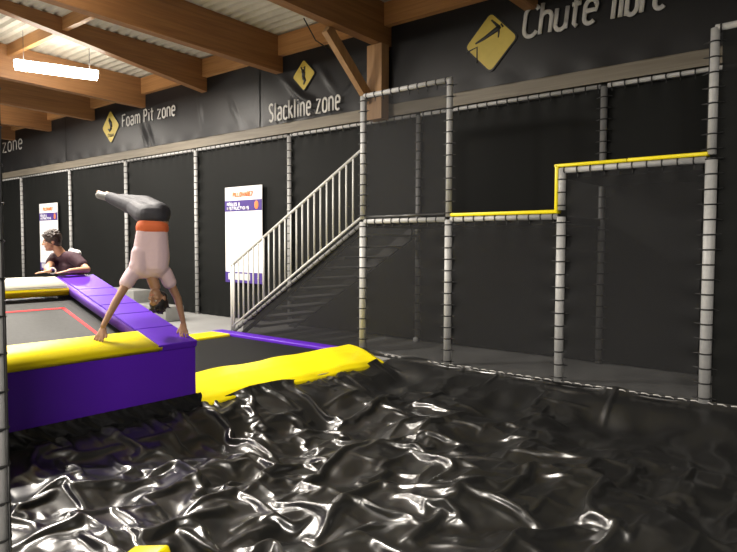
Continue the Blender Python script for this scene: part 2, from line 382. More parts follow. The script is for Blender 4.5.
# ------------------------------------------------------------------ padded posts, rails and their lacing
def sleeve(par, a, b, r, m_, step=.155, stubs=(), name='post', rr=.0085, n=16):
    a, b = Vector(a), Vector(b); d = (b-a); L = d.length; d.normalize()
    o = MB().tube([a, b], r, n).build(name, m_, par)
    m = MB(); k = int((L-.04)/step); u = d.orthogonal().normalized()
    if stubs: u = Vector(stubs[0])
    w = d.cross(u); P = []; rs = []; R0 = r+.003
    for i in range(k+1):
        c = a+d*(.05+i*step)
        for j in range(13):
            t = 2*math.pi*j/12; q = u*math.cos(t)+w*math.sin(t)
            P.append(c+q*R0+d*(.004*j/12)); rs.append(rr)
            if any((q-Vector(s_)).length < .1 for s_ in stubs) and j < 12:
                e = Vector((0, 0, random.uniform(-.008, .008)))
                P += [c+q*(R0+.045)+e, c+q*(R0+.055)+e, c+q*(R0+.044)+e+d*.004, c+q*R0+d*.006]; rs += [.005, .009, .005, rr]
    m.tube(P, rs, 4)
    m.build('lacing_cord', M['cord'], o)
    return o
def netpanel(par, x0, x1, z0, z1, y, m_, amp=.018, topz=None, name='net_panel'):
    nu, nv = 36, 44; rs = random.random()*9
    def fn(u, v):
        x = x0+(x1-x0)*u; zt = z1 if topz is None else topz(x); z = z0+(zt-z0)*v
        e = min(u, 1-u)*(x1-x0); w = math.exp(-e/.10); e2 = min(v, 1-v)*(z1-z0); w2 = math.exp(-e2/.12)
        yy = y+amp*(w*math.sin(z*20.3+rs)+w2*math.sin(x*21+rs)*.9)+.012*math.sin(x*2.3+z*1.7+rs)
        return (x, yy, z)
    return MB().grid(fn, nu, nv).build(name, m_, par)

# net lining of the back wall
nw = empty('net_wall', (-12.46, WY, 0), label='black netting lining the long back wall, on laced grey posts', cat='net')
def P_(o): return o
WX = [-25.6, -22.2, -18.75, -15.58, -12.46, -9.31, -6.16, -3.085, 0.0, 3.1]
def rel(par, objs):                                   # keep world coordinates of children under an offset root
    for o in objs: o.matrix_parent_inverse = Matrix.Translation(-Vector(par.location))
def fixpar(root):
    for o in root.children:
        o.matrix_parent_inverse = Matrix.LocRotScale(root.location, root.rotation_euler, None).inverted()
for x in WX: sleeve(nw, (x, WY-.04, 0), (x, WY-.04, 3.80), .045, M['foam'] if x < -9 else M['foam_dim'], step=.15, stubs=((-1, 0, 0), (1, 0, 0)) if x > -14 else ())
for a_, b_ in zip(WX[:-1], WX[1:]):
    netpanel(nw, a_+.05, b_-.05, .02, 3.76, WY, M['net_wall'], .02)
    sleeve(nw, (a_+.05, WY-.04, 3.80), (b_-.05, WY-.04, 3.80), .030, M['foam'], step=.17, stubs=((0, 0, -1),) if a_ > -17 else (), name='top_rail')
fixpar(nw)

# ------------------------------------------------------------------ jump tower
jt = empty('jump_tower', (-3.8, FY, 0), label='tall netted jump tower of laced grey posts with yellow ledge pads', cat='climbing frame')
rl = [.054, .052, .053, .058]
st2 = ((-1, 0, 0), (1, 0, 0))
topsl = [2.0, 2.0, 2.0, 2.56]
for i in range(4):
    sleeve(jt, (PX[i], FY, 0), (PX[i], FY, topsl[i]-.02), rl[i], M['foam'], stubs=st2)
sleeve(jt, (PX[0], FY, 2.02), (PX[0], FY, 3.85), .047, M['foam'], stubs=st2)
sleeve(jt, (PX[1], FY, 2.02), (PX[1], FY, 3.85), .042, M['foam'], stubs=st2)
sleeve(jt, (PX[2], FY, 2.06), (PX[2], FY, 2.55), .046, M['foam'], stubs=())
sleeve(jt, (PX[3], FY, 2.58), (PX[3], FY, 3.85), .044, M['foam'], stubs=st2)
def rail(x0, x1, z, r=.036, st=((0, 0, -1),), m_=None): return sleeve(jt, (x0, FY, z), (x1, FY, z), r, m_ or M['foam'], stubs=st, name='rail')
rail(PX[0]+.04, PX[1]-.04, 1.985); rail(PX[0]+.02, PX[1]+.03, 3.85); rail(PX[1]+.04, PX[2]-.05, 1.985)
rail(PX[2]-.02, PX[3]-.05, 2.53); rail(PX[3]+.0, 3.1, 3.85)
MB().tube([(PX[0]+.06, FY, 2.05), (PX[1]-.06, FY, 2.06)], .022, 8).build('rail', M['steel'], jt)
# nets
netpanel(jt, PX[0]+.06, PX[1]-.055, .02, 1.95, FY, M['net'])
netpanel(jt, PX[1]+.055, PX[2]-.06, .02, 1.95, FY, M['net'])
netpanel(jt, PX[2]+.06, PX[3]-.07, .02, 2.49, FY, M['net'], .03)
netpanel(jt, PX[0]+.05, PX[1]-.045, 2.03, 3.81, FY, M['net_thin'], .008)
netpanel(jt, PX[3]+.07, 3.05, .02, 3.81, FY, M['net_wall'], .012)
sleeve(jt, (3.1, FY, 0), (3.1, FY, 3.85), .055, M['foam'])
# bottom rail laced to the pit cover
m = MB().tube([(PX[0]+.05, FY-.01, .0), (3.05, FY-.01, .0)], .022, 8); br = m.build('bottom_rail', M['cord'], jt)
m = MB(); x = PX[0]+.2
while x < 3.0:
    m.tube([(x, FY-.035, .012), (x+.05, FY-.037, .016), (x+.085, FY-.032, .0)], .007, 6); x += .125
m.build('lacing_cord', M['cordw'], br)
# yellow ledges
def pad_box(a, b): return MB().box(a, b, bev=.012)
pad_box((PX[1]+.05, FY-.045, 2.02), (PX[2]-.05, FY+.09, 2.065)).build('ledge_pad', M['yellow'], jt)
pad_box((PX[2]-.075, FY-.045, 2.02), (PX[2]-.035, FY+.08, 2.60)).build('ledge_pad', M['yellow'], jt)
pad_box((PX[2]-.085, FY-.045, 2.565), (-2.30, FY+.09, 2.605)).build('ledge_pad', M['yellow'], jt)
pad_box((-2.295, FY-.045, 2.565), (PX[3]-.03, FY+.09, 2.607)).build('ledge_pad', M['yellow'], jt)
# decks
MB().box((PX[0], FY+.09, 1.90), (PX[2]-.02, 8.60, 1.99)).build('deck', M['bed'], jt)
MB().box((PX[2]+.0, FY+.09, 2.44), (PX[3], 8.60, 2.53)).build('deck', M['bed'], jt)
fixpar(jt)

# ------------------------------------------------------------------ staircase
sc_ = empty('staircase', (-9.33, FY, 0), label='metal staircase with grey balusters climbing to the netted tower', cat='stairs')
XA, XB = -9.30, -6.23
def zl(x): return .08+(x-XA)/(XB-XA)*(1.97-.08)
def zh(x): return 1.26+(x-XA)/(XB-XA)*(3.04-1.26)
MB().tube([(XA-.03, FY, 0), (XA-.03, FY, 1.27)], .026, 10).build('newel_post', M['rail'], sc_)
MB().tube([(XA+.03, FY, .08), (XA+.03, FY, 1.29)], .024, 10).build('newel_post', M['rail'], sc_)
MB().tube([(XA-.03, FY, 1.24), (XB+.02, FY, zh(XB)+.01)], .024, 10).build('handrail', M['rail'], sc_)
MB().tube([(XA, FY, zl(XA)+.05), (XB+.02, FY, zl(XB)+.07)], .020, 10).build('lower_rail', M['rail'], sc_)
for i in range(1, 22):
    x = XA+.03+i*.1385
    MB().tube([(x, FY, zl(x)+.05), (x, FY, zh(x))], .023 if i == 6 else .0155, 8).build('baluster', M['rail'], sc_)
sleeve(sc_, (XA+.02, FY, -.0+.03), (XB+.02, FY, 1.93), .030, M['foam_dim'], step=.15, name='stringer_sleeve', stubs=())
m = MB(); m.prism([(XA+.12, FY+.06, .0), (XA+.22, FY+.06, .0), (XB+.05, FY+.06, 1.85), (XB+.05, FY+.06, 1.93)], (0, .05, 0)); m.build('stringer', M['steel'], sc_)
m = MB(); m.prism([(XA+.12, 8.50, .0), (XA+.30, 8.50, .0), (XB+.05, 8.50, 1.72), (XB+.05, 8.50, 1.93)], (0, .05, 0)); m.build('stringer', M['steel'], sc_)
for i in range(10):
    x = XA+.33+i*.292; z = .18+i*.18
    MB().box((x, FY+.11, z-.04), (x+.29, 8.50, z)).build('tread', M['tread'], sc_)
netpanel(sc_, XA+.25, XB-.0, .02, 2, FY+.02, M['net_stair'], .006, topz=lambda x: max(.05, zl(x)-.08))
fixpar(sc_)

# ------------------------------------------------------------------ raised tilted trampoline
TA = math.atan2(.60, 2.14); X0, Z0 = -5.46, .66
def tp(s, y, o=0): return (X0-s*math.cos(TA)+o*math.sin(TA)*1.0, y, Z0+s*math.sin(TA)+o*math.cos(TA))
rt_ = empty('tilted_trampoline', (-6.5, 2.0, 0), label='raised tilted trampoline with purple front panel and yellow front pad', cat='trampoline')
def slab(s0, s1, y0, y1, o0, o1, bev=.02, sub=None):
    bm = bmesh.new(); bmesh.ops.create_cube(bm, size=1)
    for v in bm.verts: v.co = Vector(((s0+s1)/2+v.co.x*(s1-s0), (y0+y1)/2+v.co.y*(y1-y0), (o0+o1)/2+v.co.z*(o1-o0)))
    if bev: bmesh.ops.bevel(bm, geom=bm.edges[:], offset=bev, segments=3, affect='EDGES', harden_normals=False)
    for v in bm.verts: v.co = Vector(tp(*v.co))
    return bm
YB = -1.0; YR = 3.77
# pads
MB().bm(slab(-.03, .40, YB, 3.40, -.065, 0, .014), True).build('front_pad', M['yellow'], rt_)
MB().bm(slab(1.86, 2.22, YB, 3.33, -.055, 0), True).build('rear_pad', M['pad_glare'], rt_)
MB().bm(slab(1.845, 1.875, YB, 3.33, -.115, -.03, .008), True).build('pad_border', M['yellow'], rt_)
m = MB(); edges = [-.03, .42, .86, 1.16, 1.46, 1.70, 2.22]
for a_, b_ in zip(edges[:-1], edges[1:]): m.bm(slab(a_+.001, b_-.001, 3.345, YR+.015, -.062, .004, .006), False)
m.build('side_pad', M['purple'], rt_)
MB().bm(slab(.42, 2.2, 3.325, 3.343, -.11, -.004, .004), True).build('pad_border', mat('pale_lilac_binding', (.15, .06, .42), .4), rt_)
# bed, red marking, springs strip
bo = -.14
MB().bm(slab(.02, 2.15, YB, YR-.03, bo-.03, bo-.015, 0)).build('spring_cover', M['print_black'], rt_)
bed = MB().bm(slab(.10, 1.66, YB, 3.24, bo-.012, bo, 0)).build('jump_bed', M['bedg'], rt_)
m = MB(); m.bm(slab(1.50, 1.535, YB, 3.14, bo, bo+.003, 0)); m.bm(slab(.30, 1.535, 3.10, 3.14, bo, bo+.003, 0)); m.bm(slab(.37, .40, YB, 3.14, bo, bo+.003, 0)); m.build('red_line', M['red'], bed)
# panels
MB().box((X0-.045, YB, .09), (X0+.0, YR+.01, .605), bev=.012).build('front_panel', M['purple'], rt_)
m = MB(); m.prism([(X0-.05, YR-.035, .09), (X0-.05, YR-.035, .60), (X0-2.12, YR-.035, 1.17), (X0-2.12, YR-.035, .09)], (0, .04, 0)); m.build('side_panel', M['purple'], rt_)
MB().box((X0-2.13, YB, .09), (X0-2.09, YR, 1.16)).build('rear_panel', M['purple'], rt_)
MB().box((X0-2.1, YB+.05, 0), (X0-.07, YR-.05, .10)).build('base_frame', M['steel'], rt_)
# crumpled black plastic skirt under the front panel
def fsk(u, v):
    y = YB+(YR+.06-YB)*u; z = -.13+.24*v
    x = X0+.005+.035*math.sin(v*math.pi)+.014*(math.sin(y*17+v*5)+math.sin(y*29+v*11))*math.sin(v*math.pi)+.006*math.sin(y*61+v*14)
    return (max(x, X0+.006 if v > .4 else X0-.02), y, z)
MB().grid(fsk, 420, 10).build('skirt', M['skirt'], rt_)
fixpar(rt_)

# ------------------------------------------------------------------ floor level trampoline
ft = empty('floor_trampoline', (-7.5, 5.4, 0), label='floor level black trampoline framed by yellow and purple pads', cat='trampoline')
MB().box((-8.85, 3.9, .012), (-6.3, 6.85, .026)).build('jump_bed', M['bed'], ft)
# yellow pad rolling over the pit edge
def fpad(u, v):
    y = 3.86+(7.10-3.86)*u
    prof = [(-6.42, .02), (-6.40, .10), (-6.30, .125), (-6.1, .13), (-5.9, .115), (-5.72, .08), (-5.53, .035), (-5.455, -.02), (-5.43, -.10), (-5.46, -.13)]
    t = v*(len(prof)-1); i = min(int(t), len(prof)-2); q = t-i
    x = prof[i][0]*(1-q)+prof[i+1][0]*q; z = prof[i][1]*(1-q)+prof[i+1][1]*q
    y = 3.86+(7.24-.42*max(0, x+6.3)-3.86)*u
    end = max(0, (u-.95)/.05); z = z+(.0-z)*end**3*.8 if z > 0 else z
    z += .006*math.sin(y*7+x*3)+.010*math.sin(y*4.3)*max(0, x+6.2); x += .012*math.sin(y*5.1)+.008*math.sin(y*13)
    return (x, y, z)
m = MB().grid(fpad, 90, 36)
# close the ends
m.build('front_pad', M['yellow'], ft)
MB().box((-9.42, 6.86, .0), (-6.44, 7.10, .075), bev=.02).build('rear_pad', M['purple'], ft)
MB().box((-9.35, 3.9, .0), (-8.86, 6.85, .07), bev=.02).build('far_pad', M['yellow'], ft)
fixpar(ft)

# ------------------------------------------------------------------ crumpled pit cover
def drape(x0,x1,y0,y1,base,levels,steps,ground,excess):
    """excess sheet laid over lumpy ground: edge-length relaxation under its own weight, coarse to fine"""
    nx=int(round((x1-x0)/base)); ny=int(round((y1-y0)/base))
    X,Y=np.meshgrid(np.linspace(x0,x1,nx+1),np.linspace(y0,y1,ny+1))
    p=np.stack([X,Y,ground(X,Y)+.05+.10*perlin(X*1.9,Y*1.9,5)],-1)
    ex=excess(X,Y)
    hx=(x1-x0)/nx; hy=(y1-y0)/ny
    ex0=ex
    for lv in range(levels):
        ex=ex0*(.75,.9,1.0)[lv]
        if lv:
            def up(a):
                b=np.zeros((a.shape[0]*2-1,a.shape[1]*2-1)+a.shape[2:]); b[::2,::2]=a; b[1::2,::2]=(a[:-1]+a[1:])/2; b[:,1::2]=(b[:,:-2:2]+b[:,2::2])/2; return b
            p=up(p); ex0=up(ex0); ex=ex0*(.75,.9,1.0)[lv]; hx/=2; hy/=2
            rng=np.random.RandomState(lv); nz=rng.randn(*p.shape[:2]); p[1:-1,1:-1,2]+=nz[1:-1,1:-1]*hx*.05
        ny_,nx_=p.shape[:2]; fixed=p.copy(); v=np.zeros_like(p)
        w=np.ones((ny_,nx_,1)); w[0]=w[-1]=0; w[:,0]=w[:,-1]=0
        def con(a,b,L,k,minonly=False):
            # a,b slices
            d=p[b]-p[a]; l=np.sqrt((d*d).sum(-1,keepdims=True))+1e-9; c=(l-L)/l*k
            if minonly: c=np.minimum(c,0)
            wa,wb=w[a],w[b]; s=wa+wb; s=np.where(s==0,1,s)
            p[a]+=d*c*wa/s; p[b]-=d*c*wb/s
        S=slice
        def mid(E,a,b): return ((E[a]+E[b])/2)[...,None]
        groups=[]
        D=float(np.hypot(hx,hy))
        def sl(o,st,n): return S(o,n,st)
        for par in (0,1):
            a=(S(None),S(par,nx_-1,2)); b=(S(None),S(par+1,nx_,2)); groups.append((a,b,hx*(1+mid(ex,a,b)),1.,False))
            a=(S(par,ny_-1,2),S(None)); b=(S(par+1,ny_,2),S(None)); groups.append((a,b,hy*(1+mid(ex,a,b)),1.,False))
        for par in (0,1):
            a=(S(par,ny_-1,2),S(0,nx_-1)); b=(S(par+1,ny_,2),S(1,nx_)); groups.append((a,b,D*(1+mid(ex,a,b)),.35,False))
            a=(S(par,ny_-1,2),S(1,nx_)); b=(S(par+1,ny_,2),S(0,nx_-1)); groups.append((a,b,D*(1+mid(ex,a,b)),.35,False))
        for par in (0,1,2,3):
            if nx_-2-par<=0: continue
            ia=np.array([i for i in range(0,nx_-2) if (i//2)%2==par%2 and i%2==par//2]); 
            a=(S(None),ia); b=(S(None),ia+2); groups.append((a,b,hx*2*.84*(1+mid(ex,a,b)),.18,True))
            ja=np.array([i for i in range(0,ny_-2) if (i//2)%2==par%2 and i%2==par//2])
            a=(ja,); b=(ja+2,); groups.append((a,b,hy*2*.84*(1+mid(ex,a,b)),.18,True))
        dt=1.0
        for st in range(steps[lv]):
            old=p.copy(); v*=.90; v[...,2]-=hx*.010
            p=p+v*w
            for _ in range(3):
                for a,b,L,k,mo in groups: con(a,b,L,k,mo)
                g=ground(p[...,0],p[...,1]) ; pen=g-p[...,2]; hit=pen>0
                p[...,2]=np.where(hit,g,p[...,2])
                p[...,:2]=np.where(hit[...,None],p[...,:2]*.6+old[...,:2]*.4,p[...,:2])
                p=np.where(w>0,p,fixed)
            v=p-old; m=np.sqrt((v*v).sum(-1,keepdims=True)); v*=np.minimum(1,hx*.3/(m+1e-9))
    return p

PX0, PX1, PY0, PY1 = -5.49, 3.19, .91, 7.235
def pit():
    def ground(x, y):                                # the loose foam cubes under the cover
        e = np.minimum(np.minimum(x-PX0, PX1-x), np.minimum(y-PY0, PY1-y)); e = np.clip(e/.7, 0, 1); e = e*e*(3-2*e)
        return -.045+e*(-.22+.09*np.sin(x*1.3+1)*np.sin(y*1.1)+.16*perlin(x*1.5, y*1.5, 7)+.09*perlin(x*3.3, y*3.3, 8))
    def excess(X, Y):
        calm = np.clip((7.25-Y)/2.4, 0, 1)
        return (.014+.125*calm)*(1-.6*np.clip((X+2.2)/1.6, 0, 1))*(.75+.5*np.clip(perlin(X*.9, Y*.9, 61)*1.5+.5, 0, 1))
    p = drape(PX0, PX1, PY0, PY1, .125, 3, (90, 80, 55), ground, excess)
    X, Y = p[..., 0], p[..., 1]
    k = np.clip((Y-6.78)/.3, 0, 1)*np.clip((-4.8-X)/.69, 0, 1)   # corner flap drawn up to the tower's first post
    p[..., 0] -= .70*k; p[..., 2] += .055*np.clip(k*3, 0, 1)
    ny, nx = p.shape[0]-1, p.shape[1]-1
    me = bpy.data.meshes.new('pit_cover'); co = p.reshape(-1, 3); nv = co.shape[0]
    idx = np.arange(nv).reshape(ny+1, nx+1)
    q = np.stack([idx[:-1, :-1], idx[:-1, 1:], idx[1:, 1:], idx[1:, :-1]], -1).reshape(-1, 4)
    me.vertices.add(nv); me.vertices.foreach_set('co', co.ravel().astype(np.float32))
    me.loops.add(q.size); me.loops.foreach_set('vertex_index', q.ravel().astype(np.int32))
    me.polygons.add(len(q)); me.polygons.foreach_set('loop_start', (np.arange(len(q))*4).astype(np.int32))
    me.polygons.foreach_set('use_smooth', np.ones(len(q), bool)); me.update(calc_edges=True)
    me.materials.append(M['tarp'])
    o = bpy.data.objects.new('pit_cover', me); COL.objects.link(o)
    sb = o.modifiers.new('smooth_folds', 'SUBSURF'); sb.levels = 2; sb.render_levels = 2
    tag(o, 'crumpled glossy black vinyl cover spread over the whole foam pit', 'tarp')
pit()
b = MB().box((-.14, -.12, -.09), (.14, .12, .09), bev=.02).build('foam_block', M['yellow'])
b.location = (-3.20, 1.84, -.20); b.rotation_euler = (R(8), R(-14), R(12)); tag(b, 'yellow foam block poking out at the bottom edge of the pit cover', 'foam block')

# ------------------------------------------------------------------ foreground post, plus an unseen net frame added to shade the purple panel
fp = empty('post_with_added_net', (-2.83, 1.0, 0), label='laced foam-wrapped post up the left edge, nearest the viewer, with added unseen net screen', cat='post')
sleeve(fp, (-2.83, .97, -.1), (-2.83, .97, 4.2), .055, M['foam'], stubs=(), name='post', rr=.007)
sleeve(fp, (-5.2, .97, -.1), (-5.2, .97, 4.2), .055, M['foam'], stubs=(), name='post', rr=.007)
netpanel(fp, -5.14, -2.89, 0, 3.85, .97, M['net_wall'], .012)
sleeve(fp, (-5.2, .97, 3.88), (-2.83, .97, 3.88), .035, M['foam'], name='top_rail')
fixpar(fp)

# ------------------------------------------------------------------ notice boards
def notice(x0, x1, label):
    x0 *= .992; x1 *= .992; w = x1-x0; k = w/1.24
    r = MB().box((x0, 8.640, .80), (x1, 8.655, 2.87)).build('notice_board', M['poster']); tag(r, label, 'poster')
    y = 8.634
    MB().box((x0, y, 2.345), (x1, y+.004, 2.575)).build('purple_band', M['posterp'], r)
    MB().box((x0, y, .80), (x1, y+.004, 1.03)).build('purple_band', M['posterp'], r)
    yy = y-.003
    text('PILLOWAREZ', (x0+.28*k)/.990, (x0+.95*k)/.990, 2.665, .09, yy, .014, gap=.12).build('logo', M['postero'], r)
    text('RÈGLES &', (x0+.08*k)/.990, (x0+.52*k)/.990, 2.475, .06, yy, .009, gap=.12).build('heading', M['posterw'], r)
    text('INSTRUCTIONS', (x0+.08*k)/.990, (x0+.82*k)/.990, 2.385, .06, yy, .009, gap=.12).build('heading', M['posterw'], r)
    MB().sphere((x1-.17*k, yy, 2.46), .075, 14, sc=(.9, .06, 1.2)).build('badge', M['postero'], r)
    m = MB(); z = 2.22
    for i in range(13):
        L = [.3, 0, .8, .95, .7, 0, .9, .6, .95, .85, 0, .4, .8][i]
        if L: m.box((x0+.12*k, yy, z), (x0+(.12+L)*k, yy+.003, z+.012))
        z -= .088
    m.build('small_print', M['posterg'], r)
    MB().box((x0+.1*k, yy, .86), (x0+.85*k, yy+.003, 1.00)).build('pale_band', M['posterg'], r)
    return r
notice(-11.42, -10.18, 'white rules notice with purple bands on the net behind the stair railing')
notice(-20.95, -19.68, 'white rules notice with purple band on the wall behind the man in maroon')

# grey foam steps behind the trampoline
tag(MB().box((-12.84, 7.3, 0), (-11.6, 7.75, .32), bev=.02).build('foam_step', M['block']), 'lower grey block step behind the purple side pad', 'step')
tag(MB().box((-14.2, 7.3, 0), (-12.86, 7.75, .60), bev=.02).build('foam_step', M['block']), 'taller grey block step behind the upside-down gymnast', 'step')
tag(MB().sphere((-6.1, 8.55, .05), .045, 12).build('foam_ball', M['white']), 'tiny white ball on the floor behind the lower left tower net', 'ball')

# ------------------------------------------------------------------ lamps: one is seen, the rest are added out of view for light
def lamp(x, y, z, label, tilt, W=95):
    r = empty('tube_lamp', (x, y, z), R(tilt), label=label, cat='lamp', group='fluorescent tube lamps under the roof')
    MB().box((-.07, -.78, .05), (.07, .78, .10), bev=.01).build('lamp_body', M['lampb'], r)
    m = MB().tube([(0, -.76, .0), (0, -.74, .0), (0, .74, 0), (0, .76, 0)], [.05, .11, .11, .05], 16); m.build('diffuser', M['lamp'], r)  # radius widened to take in the tube's glow
    for s_ in (-.6, .6): MB().tube([(0, s_, .10), (0, s_, roofz(y+s_)-z-.012)], .006, 6).build('suspension_wire', M['steel'], r)
    L = bpy.data.lights.new('tube_light', 'AREA'); L.shape = 'RECTANGLE'; L.size = .14; L.size_y = 1.5; L.energy = W; L.color = (1, .93, .84)
    lo = bpy.data.objects.new('tube_light', L); COL.objects.link(lo); lo.location = (x, y, z-.122); lo.rotation_euler = (0, 0, R(tilt))
    return r
lamp(-13.10, 5.86, 5.14, 'lit tube lamp hanging at the upper left of the photo', -18, 150)
lamp(-8.2, 3.2, 5.2, 'tube lamp above the gymnast, out of view above the photo', 0, 230)
lamp(-8.2, -1.8, 5.2, 'added unseen tube lamp behind the viewer on the left', 0, 160)
lamp(-13.0, .3, 5.2, 'added unseen tube lamp over the far end of the tilted trampoline', 0, 170)
lamp(-2.4, -1.5, 5.2, 'added unseen tube lamp just behind the viewer', 0, 90)  # added near the camera to light the foreground post
lamp(2.2, -1.8, 5.2, 'added unseen tube lamp behind the viewer on the right', 0, 380)  # added to brighten the near post and throw the net's shadow
lamp(-18.5, 5.75, 5.2, 'added unseen tube lamp far down the hall near the back wall', 0, 130)
lamp(-18.5, .3, 5.2, 'added unseen tube lamp far down the hall on the near side', 0, 130)
lamp(-24.0, 4.0, 5.2, 'added unseen tube lamp at the far end of the hall', 0, 130)

# ------------------------------------------------------------------ people
ROT = R(39.845)
def hand(m, w, tipdir, side, palm_n, s=1.0, curl=.25):
    """palm and five fingers. w wrist, tipdir towards fingertips, side towards thumb, palm_n out of the palm."""
    w = Vector(w); t = Vector(tipdir).normalized(); sd = Vector(side); sd = (sd-t*sd.dot(t)).normalized(); pn = Vector(palm_n); pn = (pn-t*pn.dot(t)-sd*pn.dot(sd)).normalized()
    kn = w+t*.085*s
    for o in (-.028, -.010, .010, .028): m.cap(w+sd*o*.6*s, kn+sd*o*s, .017*s, .013*s, 8)
    for o, L in ((.030, .068), (.011, .078), (-.010, .072), (-.029, .056)):
        a = kn+sd*o*s; b = a+(t+pn*curl*.5).normalized()*L*.5*s; c = b+(t+pn*curl*1.6).normalized()*L*.5*s
        a2 = a+sd*o*.25*s; b += sd*o*.35*s; c += sd*o*.5*s
        m.cap(a2, b, .0105*s, .0095*s, 8); m.cap(b, c, .0095*s, .008*s, 8)
    a = w+t*.025*s+sd*.024*s; b = a+(t*.7+sd*.75).normalized()*.042*s; c = b+(t*.9+sd*.35).normalized()*.034*s
    m.cap(a, b, .014*s, .012*s, 8); m.cap(b, c, .012*s, .0095*s, 8)
def head(m, c, up, fw, s=1.0):
    c = Vector(c); up = Vector(up).normalized(); fw = Vector(fw); fw = (fw-up*fw.dot(up)).normalized(); sd = up.cross(fw)
    P = lambda a, b, u: c+sd*a*s+fw*b*s+up*u*s
    rot = Matrix((sd, fw, up)).transposed()
    m.sphere(P(0, -.012, .025), s, 20, sc=(.078, .094, .090), rot=rot)
    m.sphere(P(0, .025, -.045), s, 16, sc=(.058, .062, .070), rot=rot)
    m.cap(P(0, .05, -.085), P(0, .062, -.09), .026*s, .022*s, 10)
    m.cap(P(0, .088, .012), P(0, .104, -.022), .010*s, .014*s, 8)          # nose
    m.cap(P(-.011, .096, -.025), P(.011, .096, -.025), .010*s, .010*s, 8)
    m.cap(P(-.03, .078, .028), P(.03, .078, .028), .012*s, .012*s, 8)      # brow
    for q in (-1, 1):
        m.sphere(P(q*.079, -.012, -.005), s, 10, sc=(.010, .020, .032), rot=rot)
        m.sphere(P(q*.04, .055, -.02), s, 10, sc=(.022, .022, .02), rot=rot)
    return P, rot
def face_bits(P, rot, s, par, lab=''):
    m = MB()
    for q in (-1, 1): m.sphere(P(q*.031, .078, .004), s, 10, sc=(.013, .010, .008), rot=rot)
    e = m.build('eyes', M['eye'], par); m = MB()
    for q in (-1, 1): m.sphere(P(q*.031, .0865, .004), s, 8, sc=(.006, .003, .006), rot=rot)
    m.build('pupils', M['iris'], e)
    m = MB(); m.cap(P(-.020, .080, -.057), P(.020, .080, -.057), .0065*s, .0065*s, 8); m.cap(P(-.01, .086, -.056), P(.01, .086, -.056), .006*s, .006*s, 8); m.build('mouth', M['lip'], par)
def hairdo(P, rot, s, par, m_, n=60, messy=.012):
    m = MB(); m.sphere(P(0, -.022, .040), s, 20, sc=(.088, .098, .090), rot=rot)
    m.sphere(P(0, -.055, -.01), s, 14, sc=(.075, .055, .07), rot=rot)
    rng = random.Random(5)
    for i in range(n):
        a = rng.uniform(0, 2*math.pi); t = rng.uniform(.1, 1.35)
        d = (math.sin(t)*math.cos(a)*.085, math.sin(t)*math.sin(a)*.095-.02, math.cos(t)*.09+.042)
        if d[1] > .04 and d[2] < .045: continue
        p = P(*d); q = P(d[0]*1.12+rng.uniform(-.02, .02), d[1]*1.12+rng.uniform(-.02, .025), d[2]+.012+rng.uniform(-.01, .015))
        m.cap(p, q, .015*s, .006*s, 6)
    o = m.build('hair', m_, par, fixn=False); remesh(o, .006, 3); return o

# gymnast, upside down
g = empty('person', (-5.75, 3.35, 0), ROT, label='person doing a handstand on the trampoline pads, pinkish white tee, charcoal trousers', cat='person')
shR, elR, wrR = (.20, .12, 1.345), (.30, .20, 1.085), (.352, .205, .845)
shL, elL, wrL = (-.075, -.03, 1.345), (-.17, -.20, 1.09), (-.252, -.315, .865)
ch, wa, hp = (.075, .05, 1.46), (.095, .05, 1.70), (.10, .10, 1.90)
m = MB()
m.cap(shR, elR, .050, .038); m.cap(elR, wrR, .040, .026); m.cap(shL, elL, .050, .038); m.cap(elL, wrL, .040, .026)
hand(m, (.352, .205, .815), (.15, -.35, -.55), (-1, .1, 0), (0, .5, -.5), 1.0, .2)
hand(m, (-.252, -.315, .835), (-.1, -.4, -.5), (1, .1, 0), (0, .5, -.5), 1.0, .2)
m.cap((.15, .09, 1.37), (-.03, -.0, 1.37), .070, .070); m.cap((.13, .08, 1.45), (.00, .03, 1.45), .105, .105); m.cap((.13, .07, 1.6), (.04, .05, 1.6), .10, .10)
m.cap((.13, .07, 1.72), (.06, .05, 1.72), .092, .092); m.cap((.14, .09, 1.86), (.06, .08, 1.86), .11, .11)
m.cap((.07, .05, 1.36), (.118, .06, 1.21), .058, .052)
kA, fA, kB, fB = (-.20, .42, 2.02), (-.55, .66, 2.145), (-.10, .44, 2.06), (-.46, .72, 2.13)
m.cap((.04, .10, 1.92), kA, .088, .058); m.cap(kA, fA, .056, .036); m.cap((.15, .12, 1.93), kB, .088, .058); m.cap(kB, fB, .056, .036)
for f_, k_ in ((fA, kA), (fB, kB)):
    f_ = Vector(f_); d = (f_-Vector(k_)).normalized(); m.cap(f_-d*.01+Vector((0, 0, -.02)), f_+d*.06+Vector((-.02, .02, .02)), .036, .038); m.cap(f_+d*.05+Vector((0, 0, .0)), f_+d*.13+Vector((-.08, .02, .03)), .032, .022)
P, rot = head(m, (.140, .05, 1.085), (.06, .05, -1), (-.25, -1, -.1), 1.0)
body = m.build('body', M['skin_tan'], g, fixn=False); remesh(body, .007, 3)
face_bits(P, rot, 1.0, g); hairdo(P, rot, 1.02, g, M['hair2'], 70)
m = MB()                                             # tee slipping towards the shoulders
m.cap((.15, .08, 1.38), (-.03, .0, 1.38), .088, .088)
for q in range(9):
    t = q/8; x_ = .075+.02*t; w_ = .075-.03*abs(t-.3); m.cap((x_+w_, .065, 1.42+.33*t), (x_-w_, .04, 1.42+.33*t), .112-.012*t, .108-.012*t)
m.cap((.17, .08, 1.72), (.17, .07, 1.50), .05, .07); m.cap((-.01, .0, 1.40), (-.005, .01, 1.55), .10, .09); m.cap((-.03, -.01, 1.42), (-.02, .0, 1.50), .085, .07); m.cap(shR, (.235, .15, 1.25), .075, .070); m.cap(shL, (-.11, -.09, 1.26), .075, .070)
